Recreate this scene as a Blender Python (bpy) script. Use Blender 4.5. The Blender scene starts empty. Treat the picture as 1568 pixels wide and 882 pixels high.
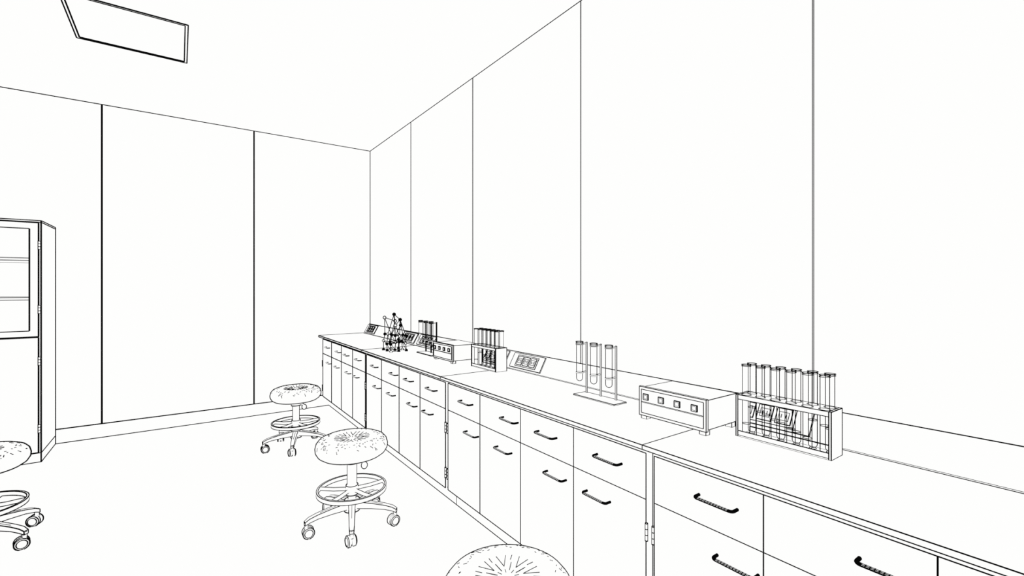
import bpy, bmesh, math, random
from mathutils import Vector, Matrix
random.seed(4)
V=Vector
EYE=V((0,0,1.55))
HALF=0.00083      # drawn line weight (half width per metre of viewing distance)
HCEIL=3.458; WX=2.167; FY=6.39; LX=-3.424; BY=-1.93

# ---------------------------------------------------------------- materials
def emat(name,col):
    m=bpy.data.materials.new(name); m.use_nodes=True
    nt=m.node_tree; nt.nodes.clear()
    o=nt.nodes.new('ShaderNodeOutputMaterial'); e=nt.nodes.new('ShaderNodeEmission')
    e.inputs[0].default_value=(*col,1); e.inputs[1].default_value=1
    nt.links.new(e.outputs[0],o.inputs[0]); return m
PAPER=emat('self_lit_white_paper',(0.992,0.992,0.983))  # even white glow put into the surfaces themselves, in place of lamp light
INK=emat('black_ink_line',(0.002,0.002,0.002))
def outline_mat():
    m=bpy.data.materials.new('ink_outline_shell'); m.use_nodes=True
    nt=m.node_tree; nt.nodes.clear()
    o=nt.nodes.new('ShaderNodeOutputMaterial'); e=nt.nodes.new('ShaderNodeEmission')
    e.inputs[0].default_value=(0.002,0.002,0.002,1)
    t=nt.nodes.new('ShaderNodeBsdfTransparent'); g=nt.nodes.new('ShaderNodeNewGeometry')
    mx=nt.nodes.new('ShaderNodeMixShader')
    nt.links.new(g.outputs['Backfacing'],mx.inputs[0]); nt.links.new(t.outputs[0],mx.inputs[1])
    nt.links.new(e.outputs[0],mx.inputs[2]); nt.links.new(mx.outputs[0],o.inputs[0]); return m
HULL=outline_mat()
def glass_mat(t):
    m=bpy.data.materials.new('drawn_glass'); m.use_nodes=True
    nt=m.node_tree; nt.nodes.clear()
    o=nt.nodes.new('ShaderNodeOutputMaterial'); e=nt.nodes.new('ShaderNodeEmission')
    e.inputs[0].default_value=(0.002,0.002,0.002,1)
    tr=nt.nodes.new('ShaderNodeBsdfTransparent'); g=nt.nodes.new('ShaderNodeNewGeometry')
    d=nt.nodes.new('ShaderNodeVectorMath'); d.operation='DOT_PRODUCT'
    a=nt.nodes.new('ShaderNodeMath'); a.operation='ABSOLUTE'
    l=nt.nodes.new('ShaderNodeMath'); l.operation='LESS_THAN'; l.inputs[1].default_value=t
    mx=nt.nodes.new('ShaderNodeMixShader')
    nt.links.new(g.outputs['Normal'],d.inputs[0]); nt.links.new(g.outputs['Incoming'],d.inputs[1])
    nt.links.new(d.outputs['Value'],a.inputs[0]); nt.links.new(a.outputs[0],l.inputs[0])
    nt.links.new(l.outputs[0],mx.inputs[0]); nt.links.new(tr.outputs[0],mx.inputs[1])
    nt.links.new(e.outputs[0],mx.inputs[2]); nt.links.new(mx.outputs[0],o.inputs[0]); return m
PANE=bpy.data.materials.new('clear_pane'); PANE.use_nodes=True
_n=PANE.node_tree; _n.nodes.clear()
_o=_n.nodes.new('ShaderNodeOutputMaterial'); _t=_n.nodes.new('ShaderNodeBsdfTransparent'); _n.links.new(_t.outputs[0],_o.inputs[0])

def dist(p): return max(0.35,(V(p)-EYE).length)

# ---------------------------------------------------------------- mesh builder
class B:
    def __init__(s,name,glass=0.55):
        s.name=name; s.v=[]; s.f=[]; s.m=[]; s.sm=[]; s.glass=glass
    def prim(s,vs,fs,mat,smooth=False,fix=True):
        if fix:
            bm=bmesh.new(); bv=[bm.verts.new(v) for v in vs]
            for f in fs:
                try: bm.faces.new([bv[i] for i in f])
                except ValueError: pass
            bmesh.ops.recalc_face_normals(bm,faces=bm.faces)
            bm.verts.index_update()
            vs=[v.co.copy() for v in bm.verts]; fs=[[v.index for v in f.verts] for f in bm.faces]; bm.free()
        o=len(s.v); s.v+= [tuple(v) for v in vs]
        for f in fs:
            s.f.append([i+o for i in f]); s.m.append(mat); s.sm.append(smooth)
    def ink(s,p,q,w=1.0,mat=1):
        p=V(p);q=V(q); L=(q-p).length
        if L<1e-6: return
        n=max(1,int(L/0.45)); d=(q-p)/L
        a=d.orthogonal().normalized() if abs(d.z)<.9 else V((.71,.71,0)); a=(a-d*a.dot(d)).normalized(); b=d.cross(a)
        if abs(d.z)<.9:
            b=(V((0,0,1))-d*d.z).normalized(); a=d.cross(b)
        vs=[];fs=[]
        for i in range(n+1):
            c=p.lerp(q,i/n); r=w*HALF*dist(c)
            for sa,sb in((1,1),(-1,1),(-1,-1),(1,-1)): vs.append(c+(a*sa+b*sb)*r*.9)
        for i in range(n):
            for k in range(4):
                fs.append([i*4+k,i*4+(k+1)%4,i*4+4+(k+1)%4,i*4+4+k])
        fs.append([3,2,1,0]); fs.append([n*4+k for k in range(4)])
        s.prim(vs,fs,mat,fix=False)
    def poly(s,pts,closed=False,w=1.0):
        for i in range(len(pts)-1): s.ink(pts[i],pts[i+1],w)
        if closed: s.ink(pts[-1],pts[0],w)
    def circle(s,c,r,axis=(0,0,1),n=28,w=1.0):
        ax=V(axis).normalized(); a=ax.orthogonal().normalized(); b=ax.cross(a); c=V(c)
        s.poly([c+a*r*math.cos(2*math.pi*i/n)+b*r*math.sin(2*math.pi*i/n) for i in range(n)],True,w)
    def hexa(s,P,w=1.0,skip=(),mat=0):
        F=[(0,3,2,1),(4,5,6,7),(0,1,5,4),(1,2,6,5),(2,3,7,6),(3,0,4,7)]
        s.prim(P,F,mat)
        if w>0:
            for e in [(0,1),(1,2),(2,3),(3,0),(4,5),(5,6),(6,7),(7,4),(0,4),(1,5),(2,6),(3,7)]:
                if e not in skip: s.ink(P[e[0]],P[e[1]],w)
    def box(s,a,b,w=1.0,mat=0,skip=()):
        x0,y0,z0=a;x1,y1,z1=b
        s.hexa([(x0,y0,z0),(x1,y0,z0),(x1,y1,z0),(x0,y1,z0),(x0,y0,z1),(x1,y0,z1),(x1,y1,z1),(x0,y1,z1)],w,skip,mat)
    def _lathe(s,prof,c,ax,n,mat,smooth):
        ax=V(ax).normalized(); a=ax.orthogonal().normalized(); b=ax.cross(a); c=V(c)
        vs=[];rows=[];fs=[]
        for r,z in prof:
            if r<1e-6: rows.append([len(vs)]); vs.append(c+ax*z)
            else:
                rows.append(list(range(len(vs),len(vs)+n)))
                for i in range(n):
                    t=2*math.pi*i/n; vs.append(c+ax*z+(a*math.cos(t)+b*math.sin(t))*r)
        for j in range(len(rows)-1):
            A,Bq=rows[j],rows[j+1]
            for i in range(n):
                k=(i+1)%n
                if len(A)==1 and len(Bq)==1: continue
                if len(A)==1: fs.append([A[0],Bq[k],Bq[i]])
                elif len(Bq)==1: fs.append([A[i],A[k],Bq[0]])
                else: fs.append([A[i],A[k],Bq[k],Bq[i]])
        s.prim(vs,fs,mat,smooth)
    def lathe(s,prof,c,ax=(0,0,1),n=28,w=1.0,mat=0,smooth=True,hull=True):
        s._lathe(prof,c,ax,n,mat,smooth)
        if hull and w>0:
            o=w*2*HALF*dist(V(c)+V(ax)*prof[len(prof)//2][1]); out=[]
            for i,(r,z) in enumerate(prof):
                nx=nz=0
                for j in (i-1,i):
                    if 0<=j<len(prof)-1:
                        dr=prof[j+1][0]-prof[j][0]; dz=prof[j+1][1]-prof[j][1]; l=math.hypot(dr,dz) or 1
                        nx+=dz/l; nz-=dr/l
                l=math.hypot(nx,nz) or 1; nx/=l; nz/=l
                if r<1e-6: out.append((0,z+(o if i else -o)))
                else: out.append((r+nx*o,z+nz*o))
            s._lathe(out,c,ax,n,2,smooth)
    def cyl(s,c,r,z0,z1,ax=(0,0,1),n=24,w=1.0,circ=(True,True)):
        s.lathe([(0,z0),(r,z0),(r,z1),(0,z1)],c,ax,n,w,smooth=False)
        c=V(c);axv=V(ax).normalized()
        if circ[0]: s.circle(c+axv*z0,r,axv,n,w*.8)
        if circ[1]: s.circle(c+axv*z1,r,axv,n,w*.8)
    def ring(s,c,r0,r1,z0,z1,n=40,w=1.0):
        sec=[(r0,z0),(r1,z0),(r1,z1),(r0,z1)]; vs=[];fs=[]
        for i in range(n):
            t=2*math.pi*i/n
            for r,z in sec: vs.append(V(c)+V((r*math.cos(t),r*math.sin(t),z)))
        for i in range(n):
            k=(i+1)%n
            for j in range(4): fs.append([i*4+j,i*4+(j+1)%4,k*4+(j+1)%4,k*4+j])
        s.prim(vs,fs,0)
        for r,z in sec: s.circle(V(c)+V((0,0,z)),r,(0,0,1),n,w)
    def sweep(s,pts,rad,n=10,w=1.0,hull=True,mat=0,longl=0,lw=.6):
        pts=[V(p) for p in pts]
        if not isinstance(rad,(list,tuple)): rad=[rad]*len(pts)
        T=[]
        for i in range(len(pts)):
            d=(pts[min(i+1,len(pts)-1)]-pts[max(i-1,0)]).normalized(); T.append(d)
        a=T[0].orthogonal().normalized(); fr=[]
        for d in T:
            a=(a-d*a.dot(d)).normalized(); fr.append((a.copy(),d.cross(a)))
        for off,mt in ((0,mat),(1,2)):
            if off and not(hull and w>0): break
            vs=[];fs=[];N=len(pts)
            for i,p in enumerate(pts):
                r=rad[i]+off*w*2*HALF*dist(p); sh=T[i]*(0 if not off else (-1 if i==0 else 1 if i==N-1 else 0))*w*2*HALF*dist(p)
                for k in range(n):
                    t=2*math.pi*k/n; vs.append(p+sh+(fr[i][0]*math.cos(t)+fr[i][1]*math.sin(t))*r)
            for i in range(N-1):
                for k in range(n): fs.append([i*n+k,i*n+(k+1)%n,(i+1)*n+(k+1)%n,(i+1)*n+k])
            fs.append(list(range(n))); fs.append([(N-1)*n+k for k in range(n)])
            s.prim(vs,fs,mt,True)
        for q in range(longl):
            t=2*math.pi*q/longl
            s.poly([p+(fr[i][0]*math.cos(t)+fr[i][1]*math.sin(t))*rad[i] for i,p in enumerate(pts)],False,lw)
    def ball(s,c,r,n=12,w=1.0,mat=0,sz=1.0):
        m=8; s.lathe([(r*math.sin(math.pi*i/m) if 0<i<m else 0,-r*sz*math.cos(math.pi*i/m)) for i in range(m+1)],c,(0,0,1),n,w,mat)
    def done(s):
        me=bpy.data.meshes.new(s.name); me.from_pydata(s.v,[],s.f)
        for m in (PAPER,INK,HULL,glass_mat(s.glass) if 3 in s.m else PAPER,PANE): me.materials.append(m)
        me.polygons.foreach_set('material_index',s.m); me.polygons.foreach_set('use_smooth',s.sm)
        me.update(); ob=bpy.data.objects.new(s.name,me); bpy.context.scene.collection.objects.link(ob); return ob

# ---------------------------------------------------------------- room shell
TH=0.1
b=B('floor'); b.box((LX-TH,BY-TH,-TH),(WX+TH,FY+TH,0),0); b.done()
b=B('ceiling'); b.box((LX-TH,BY-TH,HCEIL),(WX+TH,FY+TH,HCEIL+TH),0)
b.done()
PJ=1.387
b=B('wall_right'); b.box((WX,BY,0),(WX+TH,FY,HCEIL),0)
b.ink((WX,BY,HCEIL-.002),(WX,FY,HCEIL-.002)); b.ink((WX,BY,0),(WX,FY,0)); b.ink((WX-.001,FY-.001,0),(WX-.001,FY-.001,HCEIL))
for y in (5.00,3.62,2.23,.8426,-.545):
    for o in (-.0028,.0028): b.ink((WX,y+o,0),(WX,y+o,HCEIL),.65)
b.done()
b=B('wall_back'); b.box((LX,FY,0),(WX,FY+TH,HCEIL),0)
b.ink((LX,FY,HCEIL-.003),(WX,FY,HCEIL-.003))
for x in (.743,-.646,-2.035):
    for o in (-.0025,.0025): b.ink((x+o,FY,.145),(x+o,FY,HCEIL),.8)
b.done()
b=B('wall_left'); b.box((LX-TH,BY,0),(LX,FY,HCEIL),0)
b.ink((LX,BY,HCEIL),(LX,FY,HCEIL)); b.ink((LX,FY,0),(LX,FY,HCEIL)); b.ink((LX,BY,0),(LX,FY,0))
for k in range(1,6): b.ink((LX,FY-PJ*k,0),(LX,FY-PJ*k,HCEIL),1.2)
b.done()
b=B('wall_front'); b.box((LX,BY-TH,0),(WX,BY,HCEIL),0)
b.ink((LX,BY,HCEIL),(WX,BY,HCEIL)); b.ink((LX,BY,0),(WX,BY,0)); b.ink((LX,BY,0),(LX,BY,HCEIL)); b.ink((WX,BY,0),(WX,BY,HCEIL))
for x in (.743,-.646,-2.035): b.ink((x,BY,0),(x,BY,HCEIL),1.2)
b.done()
b=B('baseboard_back'); b.box((LX,FY-.012,0),(1.53,FY,.145),0)
b.ink((LX,FY-.012,.145),(1.53,FY-.012,.145)); b.ink((LX,FY-.012,.003),(1.612,FY-.012,.003)); b.done()

# ceiling lamp: framed flat panel
def lamp(x0,x1,y0,y1):
    b=B('ceiling_light_panel'); z=HCEIL; f=.018; zb=z-.012
    for (a,c) in (((x0,y0),(x1,y0+f)),((x0,y1-f),(x1,y1)),((x0,y0+f),(x0+f,y1-f)),((x1-f,y0+f),(x1,y1-f))):
        b.box((a[0],a[1],zb),(c[0],c[1],z),0)
    b.box((x0+f,y0+f,z-.005),(x1-f,y1-f,z),0)
    b.poly([(x0,y0,zb),(x1,y0,zb),(x1,y1,zb),(x0,y1,zb)],True,1.1)
    b.poly([(x0+f,y0+f,zb),(x1-f,y0+f,zb),(x1-f,y1-f,zb),(x0+f,y1-f,zb)],True,1.1)
    b.done()
lamp(-.626,.057,4.08,4.77)
lamp(-.626,.057,.6,1.29)

# ---------------------------------------------------------------- lab bench modules
CT=.93; CX=1.486; FX=1.535; MW=1.735
UP=[-.055,-.12,-.02,-.015]; LO=[-.125,-.06,-.09,.05]
def handle(b,yc,z):
    L=.071; R=.0056; x0=FX; x1=FX-.034; P=[(x0,yc+L,z),(x1+.012,yc+L,z)]
    for k in range(1,5):
        t=k/4*math.pi/2; P.append((x1+.012-.012*math.sin(t),yc+L-.012*(1-math.cos(t)),z))
    P+= [(x1,yc,z)]
    P+= [(p[0],2*yc-p[1],p[2]) for p in P[-2::-1]]
    b.sweep(P,R,10,0,hull=False,mat=1)
    # painted highlights, as white knurl-like dashes, on the dark grip
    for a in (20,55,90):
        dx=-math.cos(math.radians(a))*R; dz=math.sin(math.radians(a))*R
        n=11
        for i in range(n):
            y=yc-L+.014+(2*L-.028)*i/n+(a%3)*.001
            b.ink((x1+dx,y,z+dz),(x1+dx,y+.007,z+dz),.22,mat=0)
def bench(y1):
    y0=y1-MW; b=B('lab_bench')
    # carcass + toe kick + top
    b.box((FX+.018,y0+.0005,.135),(WX-.012,y1-.0005,.913),0)
    b.box((1.613,y0+.0005,0),(WX-.012,y1-.0005,.135),0)
    b.ink((1.613,y0,.002),(1.613,y1,.002)); b.ink((1.613,y0,0),(1.613,y0,.135),.8)
    b.box((CX,y0+.0005,.913),(WX-.012,y1-.0005,CT),0)
    for z in (.913,CT): b.ink((CX,y0,z),(CX,y1,z),1.05)
    b.ink((CX,y0,CT),(2.083,y0,CT),1.0)
    b.ink((CX,y0,.913),(CX,y0,CT)); 
    if y1>6: 
        b.ink((CX,y1,CT),(2.083,y1,CT)); b.ink((CX,y1,.913),(CX,y1,CT))
    # fronts
    e=.02; cw=(MW-2*e)/4
    ys=[y1-e-cw*i for i in range(5)]
    zt,zm,zb=.8815,.695,.135
    for i in range(4):
        for a,c in ((zm+.001,zt),(zb,zm-.001)):
            b.box((FX,ys[i+1]+.001,a),(FX+.018,ys[i]-.001,c),0)
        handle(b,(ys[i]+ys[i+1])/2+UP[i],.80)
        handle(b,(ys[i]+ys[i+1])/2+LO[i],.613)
    for i,y in enumerate(ys): b.ink((FX,y,zb),(FX,y,zt),1.15)
    for z in (zt,zm,zb): b.ink((FX,ys[0],z),(FX,ys[4],z),1.0)
    b.ink((FX+.017,y0,zb),(FX+.017,y0,.913),1.0)
    b.ink((FX+.018,y0,zb),(FX+.018,y1,zb),.9)
    for yy in (ys[0]+.004,ys[4]-.004):
        for z in (.565,.245):
            b.cyl((FX-.002,yy,z),.004,-.034,.034,n=8,w=1.0)
            for k in (-.012,.012): b.circle((FX-.002,yy,z+k),.0045,(0,0,1),8,.9)
    b.done()
for k in range(4): bench(FY-MW*k-(.006 if k==0 else 0))

# slanted service backsplash along the right wall
b=B('backsplash_right'); ya=FY-4*MW; yb=FY-.006
P=[(2.083,ya,CT),(WX-.004,ya,CT),(WX-.004,yb,CT),(2.083,yb,CT),
   (WX-.014,ya,1.052),(WX-.004,ya,1.052),(WX-.004,yb,1.052),(WX-.014,yb,1.052)]
b.hexa(P,0)
b.ink((WX-.014,ya,1.052),(WX-.014,yb,1.052)); b.ink((2.083,ya,CT),(2.083,yb,CT),.7); b.ink((2.064,ya,CT+.001),(2.064,yb,CT+.001),.7)
b.done()

# ---------------------------------------------------------------- outlets on slanted backsplash
def outlet(yc):
    b=B('electrical_outlet_panel'); w=.185
    A=V((2.083,0,CT)); Bt=V((WX-.014,0,1.052)); d=(Bt-A); nrm=V((-d.z,0,d.x)).normalized()
    def pt(y,t,h): p=A+d*t+nrm*h; return V((p.x,y,p.z))
    def slab(ya,yb,ta,tb,h0,h1,wt): b.hexa([pt(ya,ta,h0),pt(yb,ta,h0),pt(yb,tb,h0),pt(ya,tb,h0),pt(ya,ta,h1),pt(yb,ta,h1),pt(yb,tb,h1),pt(ya,tb,h1)],wt)
    slab(yc-w,yc+w,.10,.92,.0005,.008,.8)
    slab(yc-w*.66,yc+w*.66,.2,.82,.008,.011,.7)
    for k in (-1,0,1):
        y=yc+k*.078
        slab(y-.031,y+.031,.27,.75,.011,.014,.9)
        slab(y-.020,y+.020,.38,.64,.014,.015,.6)
        for o in (-.009,.009): b.ink(pt(y+o,.45,.016),pt(y+o,.57,.016),.7)
    b.done()
for y in (6.19,4.925,4.48,3.19,2.745,1.01,-.28): outlet(y)

# ---------------------------------------------------------------- glass test tube
def test_tube(b,x,y,z0,z1,r,level):
    prof=[(0,z0)]+[(r*math.sin(math.pi/2*i/6),z0+r-r*math.cos(math.pi/2*i/6)) for i in range(1,7)]+[(r,z1)]
    b.lathe(prof,(x,y,0),n=24,mat=3,hull=False)
    far=min(1,2.4/dist((x,y,z1)))
    b.circle((x,y,z1),r*1.12,n=20,w=.75*far**.5); b.circle((x,y,z1-.006),r*1.12,n=20,w=.65*far)
    if level: b.circle((x,y,level),r*.96,n=20,w=.65*far)

def tube_rack(x0,y0,g):
    b=B('test_tube_rack',g); x1=x0+.098; y1=y0+.35; z0=CT; zt=1.104
    b.box((x0,y0,z0),(x1,y0+.008,zt),.9)
    b.box((x0,y1-.008,z0),(x1,y1,zt),.9)
    b.box((x0,y0+.008,z0),(x1,y1-.008,z0+.006),.6)
    b.box((x0,y0+.008,z0+.006),(x0+.004,y1-.008,z0+.024),.65)
    b.box((x1-.004,y0+.008,z0+.006),(x1,y1-.008,z0+.024),.6)
    b.box((x0,y0+.008,zt-.018),(x1,y1-.008,zt),.85)
    ys=[y1-.03-.058*i for i in range(6)]
    for ix,xx in enumerate((x0+.026,x0+.073)):
        for i,y in enumerate(ys):
            b.circle((xx,y,zt+.0005),.019,n=20,w=.6); b.circle((xx,y,z0+.007),.012,n=16,w=.5)
            test_tube(b,xx,y,z0+.008,1.230,.0158,(z0+.055+.02*((i*7+ix*3)%4)))
    b.done()
tube_rack(1.90,.68,.53)
tube_rack(1.89,2.83,.60)

def tube_stand(yc,g):
    b=B('test_tube_stand',g); x0,x1=1.858,1.955; y0,y1=yc-.178,yc+.13
    b.box((x0,y0,CT),(x1,y1,CT+.006),.9)
    for k in (-1,0,1):
        y=yc+k*.113; xx=1.89
        test_tube(b,xx,y,1.01,1.24,.0195,0)
        b.circle((xx,y,1.225),.0215,n=20,w=.6)
        xr=1.943; yr=y-.004
        b.box((xr-.003,yr-.004,CT+.006),(xr+.003,yr+.004,1.232),.65)
        for z in (1.225,1.06):
            b.box((xx+.020,y-.003,z-.003),(xr-.003,y+.003,z+.003),.45)
            b.ring((xx,y,z-.003),.0195,.0215,0,.006,20,.35)
    b.done()
tube_stand(1.842,.56); tube_stand(4.016,.64)

# ---------------------------------------------------------------- bench power supply
def supply(x0,y0):
    b=B('bench_power_supply'); y1=y0+.345; x1=x0+.25; zb=.948; zt=1.082
    b.box((x0+.014,y0+.006,zb+.004),(x1,y1-.006,zt-.005),.85)
    b.box((x0,y0,zb),(x0+.014,y1,zt),.95)
    m=.012
    b.poly([(x0,y0+m,zb+m),(x0,y1-m,zb+m),(x0,y1-m,zt-m),(x0,y0+m,zt-m)],True,.9)
    b.box((x0-.004,y0+m+.004,zb+m+.05),(x0,y1-m-.004,zb+m+.053),.5)
    for k in range(4):
        y=y1-.028-.012-k*.084
        b.box((x0-.006,y-.013,1.025),(x0,y+.013,1.051),1.0)
        b.poly([(x0-.0065,y-.008,1.030),(x0-.0065,y+.008,1.030),(x0-.0065,y+.008,1.046),(x0-.0065,y-.008,1.046)],True,.4)
    for xx in (x0+.008,x1-.04):
        for yy in (y0+.006,y1-.036): b.box((xx,yy,CT),(xx+.028,yy+.03,zb+.004),.85)
    b.box((x1,y0+.03,zb+.03),(x1+.012,y0+.07,zb+.07),.8)
    b.done()
supply(1.785,1.095); supply(1.81,3.35)

# ---------------------------------------------------------------- ball-and-stick model
def molecule(cx,cy):
    b=B('molecular_structure_model'); R=.0036; z=CT
    P={}
    for i in range(3):
        for j in range(3):
            for k in range(3):
                P[i,j,k]=V((cx+(i-1)*.078+random.uniform(-.012,.012)*(k>0),cy+(j-1)*.10+random.uniform(-.015,.015)*(k>0),z+.0105+k*.075+random.uniform(-.015,.015)*(k>0)))
    for (i,j,k),p in P.items():
        b.ball(p,.009,10,.8,mat=1 if (i+j+k)%3 else 0)
        for d in ((1,0,0),(0,1,0),(0,0,1)):
            q=P.get((i+d[0],j+d[1],k+d[2]))
            if q is not None and not (k==0 and d[2]==0 and (i+j)%2): b.sweep([p,q],R,6,0,hull=False,mat=1)
        if k<2 and (i+j)%2==0:
            q=P.get((i,j+1,k+1)) 
            if q is not None: b.sweep([p,q],R*.8,6,0,hull=False,mat=1)
    tops=[V((cx-.06,cy+.12,z+.325)),V((cx,cy+.02,z+.36)),V((cx+.03,cy+.07,z+.29)),V((cx+.03,cy-.06,z+.31)),V((cx-.03,cy-.09,z+.26)),V((cx+.06,cy+.0,z+.25))]
    for n,t in enumerate(tops):
        b.ball(t,.010,10,1.0,mat=n%2)
        near=sorted([p for (i,j,k),p in P.items() if k==2],key=lambda p:(p-t).length)[:2]
        for p in near: b.sweep([p,t],R,6,0,hull=False,mat=1)
    for a,c in ((0,2),(1,3),(2,1),(3,4),(3,5)): b.sweep([tops[a],tops[c]],R,6,0,hull=False,mat=1)
    b.done()
molecule(1.73,4.38)

# ---------------------------------------------------------------- lab stools
PROF=[(0,.464),(.15,.464),(.188,.467),(.208,.481),(.220,.502),(.222,.521),(.216,.546),(.201,.564),(.174,.576),(.14,.578),(.094,.574),(.047,.568),(0,.565)]
TOP=PROF[5:]
def surf(r):
    for (ra,za),(rb,zb) in zip(TOP,TOP[1:]):
        if rb<=r<=ra:
            t=(r-rb)/(ra-rb); return zb+(za-zb)*t
    return .521
def stool(cx,cy,rot=37):
    b=B('lab_stool'); C=V((cx,cy,0))
    def P(r,a,z): return V((cx+r*math.cos(a),cy+r*math.sin(a),z))
    b.lathe(PROF,C,n=48,w=.95)
    # stitching and creases of the cushion
    for i in range(125):
        r=random.uniform(.155,.221); a=random.uniform(0,2*math.pi)
        da=random.uniform(.02,.06); dr=random.uniform(-.012,.012)
        r2=min(.221,max(.12,r+dr)); b.ink(P(r,a,surf(r)+.0005),P(r2,a+da,surf(r2)+.0005),.6)
    # tufted star in the middle of the cushion
    for k in range(8):
        a=2*math.pi*k/8
        for (r0,a0,r1,a1) in ((.035,0,.075,0),(.055,.40,.11,.24),(.055,.40,.11,.56),(.088,.06,.112,.03)):
            b.ink(P(r0,a+a0,surf(r0)+.0005),P(r1,a+a1,surf(r1)+.0005),.7)
        b.ink(P(.024,a+.4,surf(.024)+.0005),P(.04,a+.4,surf(.04)+.0005),.6)
    # mechanism, column
    b.box((cx-.07,cy-.07,.446),(cx+.07,cy+.07,.464),.8)
    b.cyl(C,.04,.41,.446,w=.9)
    b.cyl(C,.028,.26,.41,w=.9)
    b.cyl(C,.036,.205,.262,w=.9)
    b.cyl(C,.022,.16,.205,w=.9)
    b.cyl(C,.046,.10,.165,w=.9)
    # height lever
    b.sweep([(cx+.025,cy-.02,.425),(cx+.055,cy-.04,.415),(cx+.062,cy-.05,.40)],.006,8,.8)
    b.ball((cx+.064,cy-.052,.392),.017,12,.9,sz=1.2)
    # foot ring with spokes
    b.ring(C,.206,.216,.225,.25,44,.75)
    for k in range(5):
        a=math.radians(rot+36+72*k)
        b.sweep([P(.03,a,.235),P(.12,a,.232),P(.208,a,.237)],.009,8,.75)
    # five-star base with casters
    for k in range(5):
        a=math.radians(rot+72*k)
        t=V((-math.sin(a),math.cos(a),0)); rd=V((math.cos(a),math.sin(a),0))
        def bar(r,z,hw,hh): return [C+rd*r+t*(s*hw)+V((0,0,z+q*hh)) for s,q in((-1,-1),(1,-1),(1,1),(-1,1))]
        secs=[bar(.035,.137,.021,.022),bar(.13,.13,.018,.017),bar(.215,.120,.016,.013),bar(.264,.108,.015,.012),bar(.290,.094,.012,.010)]
        for i in range(4):
            s0,s1=secs[i],secs[i+1]
            b.prim(s0+s1,[(0,1,5,4),(1,2,6,5),(2,3,7,6),(3,0,4,7),(0,1,2,3),(4,5,6,7)],0)
            for j in range(4): b.ink(s0[j],s1[j],.7)
        b.poly(secs[-1],True,.7)
        b.ink(C+rd*.06+V((0,0,.1575)),C+rd*.20+V((0,0,.136)),.5)
        e=C+rd*.281
        b.cyl(e,.009,.055,.098,n=12,w=.75)
        wa=V((math.cos(a+.6+k*.45),math.sin(a+.6+k*.45),0)); fw=V((-wa.y,wa.x,0)); c=e+fw*.012+V((0,0,.0355))
        # hood between wheels
        b.lathe([(0,-.006),(.026,-.006),(.026,.006),(0,.006)],c+V((0,0,.004)),wa,16,.8,smooth=False)
        for sgn in (-1,1):
            cc=c+wa*(.0155*sgn)
            b.lathe([(0,-.009),(.027,-.009),(.0318,-.005),(.0318,.005),(.027,.009),(0,.009)],cc,wa,22,.8)
            b.circle(cc+wa*.0055*sgn,.0318,wa,20,.65)
            b.circle(cc+wa*.0095*sgn,.024,wa,20,.7)
    b.done()
stool(.93,4.9); stool(.922,3.075); stool(-.975,4.10); stool(.91,1.29)

# ---------------------------------------------------------------- glass-front storage cabinet
b=B('glass_door_storage_cabinet')
x1=-.9932; x0=x1-.92; yf=5.799; yb=FY-.014; H=2.149; t=.017; zs=1.114
b.box((x1-t,yf+.018,.084),(x1,yb,H-.015),0); b.box((x0,yf+.018,.084),(x0+t,yb,H-.015),0)
b.box((x0,yf,H-.015),(x1,yb,H),.9)
b.box((x0+t,yb-.01,.084),(x1-t,yb,H-.015),0)
b.box((x0,yf+.0,.0),(x1,yb,.084),.8)
b.ink((x0,yf,.003),(x1,yf,.003),.9); b.ink((x1,yf,.003),(x1,yb,.003),.9)
b.box((x0+t,yf+.02,zs-.01),(x1-t,yb-.01,zs+.01),.7)
for z in (1.805,1.455): b.box((x0+t,yf+.06,z-.011),(x1-t,yb-.01,z+.011),.7)
b.ink((x1,yf,.084),(x1,yf,H),.9); b.ink((x1,yb,0),(x1,yb,H),1.0); b.ink((x1,yf,.084),(x1,yb,.084),.8)
b.ink((x0,yf,.084),(x0,yf,H),.9); b.ink((x0,yb,0),(x0,yb,H),1.0)
b.box((x1-.012,yf,.084),(x1,yf+.018,H-.015),0)
b.box((x0,yf,.084),(x0+.012,yf+.018,H-.015),0)
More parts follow.
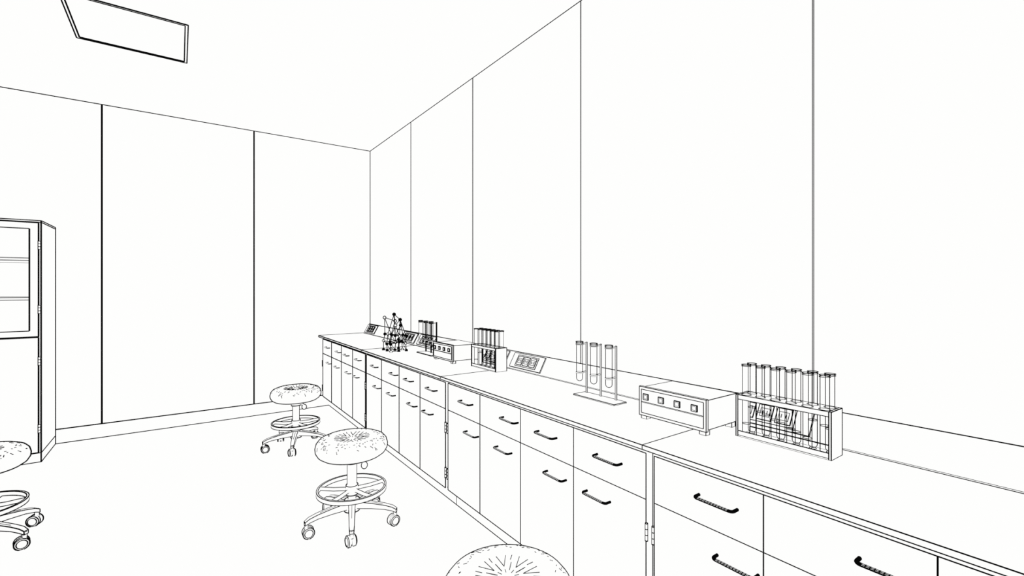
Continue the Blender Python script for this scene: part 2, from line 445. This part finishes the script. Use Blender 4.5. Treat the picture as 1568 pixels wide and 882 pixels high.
xm=(x0+x1)/2
for a,c in ((x0+.014,xm-.002),(xm+.002,x1-.0165)):
    zt=H-.02; zb=zs+.004; f=.0575
    b.box((a,yf,zb),(a+f,yf+.018,zt),0); b.box((c-f,yf,zb),(c,yf+.018,zt),0)
    b.box((a+f,yf,zt-.055),(c-f,yf+.018,zt),0); b.box((a+f,yf,zb),(c-f,yf+.018,zb+.052),0)
    b.poly([(a,yf,zb),(c,yf,zb),(c,yf,zt),(a,yf,zt)],True,.95)
    b.poly([(a+f,yf,zb+.052),(c-f,yf,zb+.052),(c-f,yf,zt-.055),(a+f,yf,zt-.055)],True,.9)
    b.box((a+f,yf+.008,zb+.052),(c-f,yf+.012,zt-.055),0,mat=4)
    b.box((a,yf,.088),(c,yf+.018,zs-.004),0)
    b.poly([(a,yf,.088),(c,yf,.088),(c,yf,zs-.004),(a,yf,zs-.004)],True,.95)
for xx in (x1-.013,x0+.011):
    for z in (1.93,1.36,.90,.30):
        b.cyl((xx,yf-.002,z),.005,-.036,.036,n=8,w=.7)
        for k in (-.013,.013): b.circle((xx,yf-.002,z+k),.0055,(0,0,1),8,.6)
for s in (-1,1):
    for z in (1.45,.8):
        b.sweep([(xm+s*.03,yf,z+.06),(xm+s*.03,yf-.03,z+.055),(xm+s*.03,yf-.03,z-.055),(xm+s*.03,yf,z-.06)],.006,8,.9)
b.done()

# ---------------------------------------------------------------- world + camera
sc=bpy.context.scene
w=bpy.data.worlds.new('World'); sc.world=w; w.use_nodes=True
w.node_tree.nodes['Background'].inputs[0].default_value=(1,1,1,1)
try:
    sc.view_settings.view_transform='Standard'; sc.view_settings.look='None'
    sc.cycles.transparent_max_bounces=64
except Exception as ex: print(ex)
cam=bpy.data.cameras.new('camera'); co=bpy.data.objects.new('camera',cam); sc.collection.objects.link(co)
co.location=EYE; co.rotation_euler=(math.radians(90),0,math.radians(-35.74))
cam.sensor_width=36; cam.sensor_fit='HORIZONTAL'; cam.lens=16.29; cam.clip_start=.02
sc.camera=co
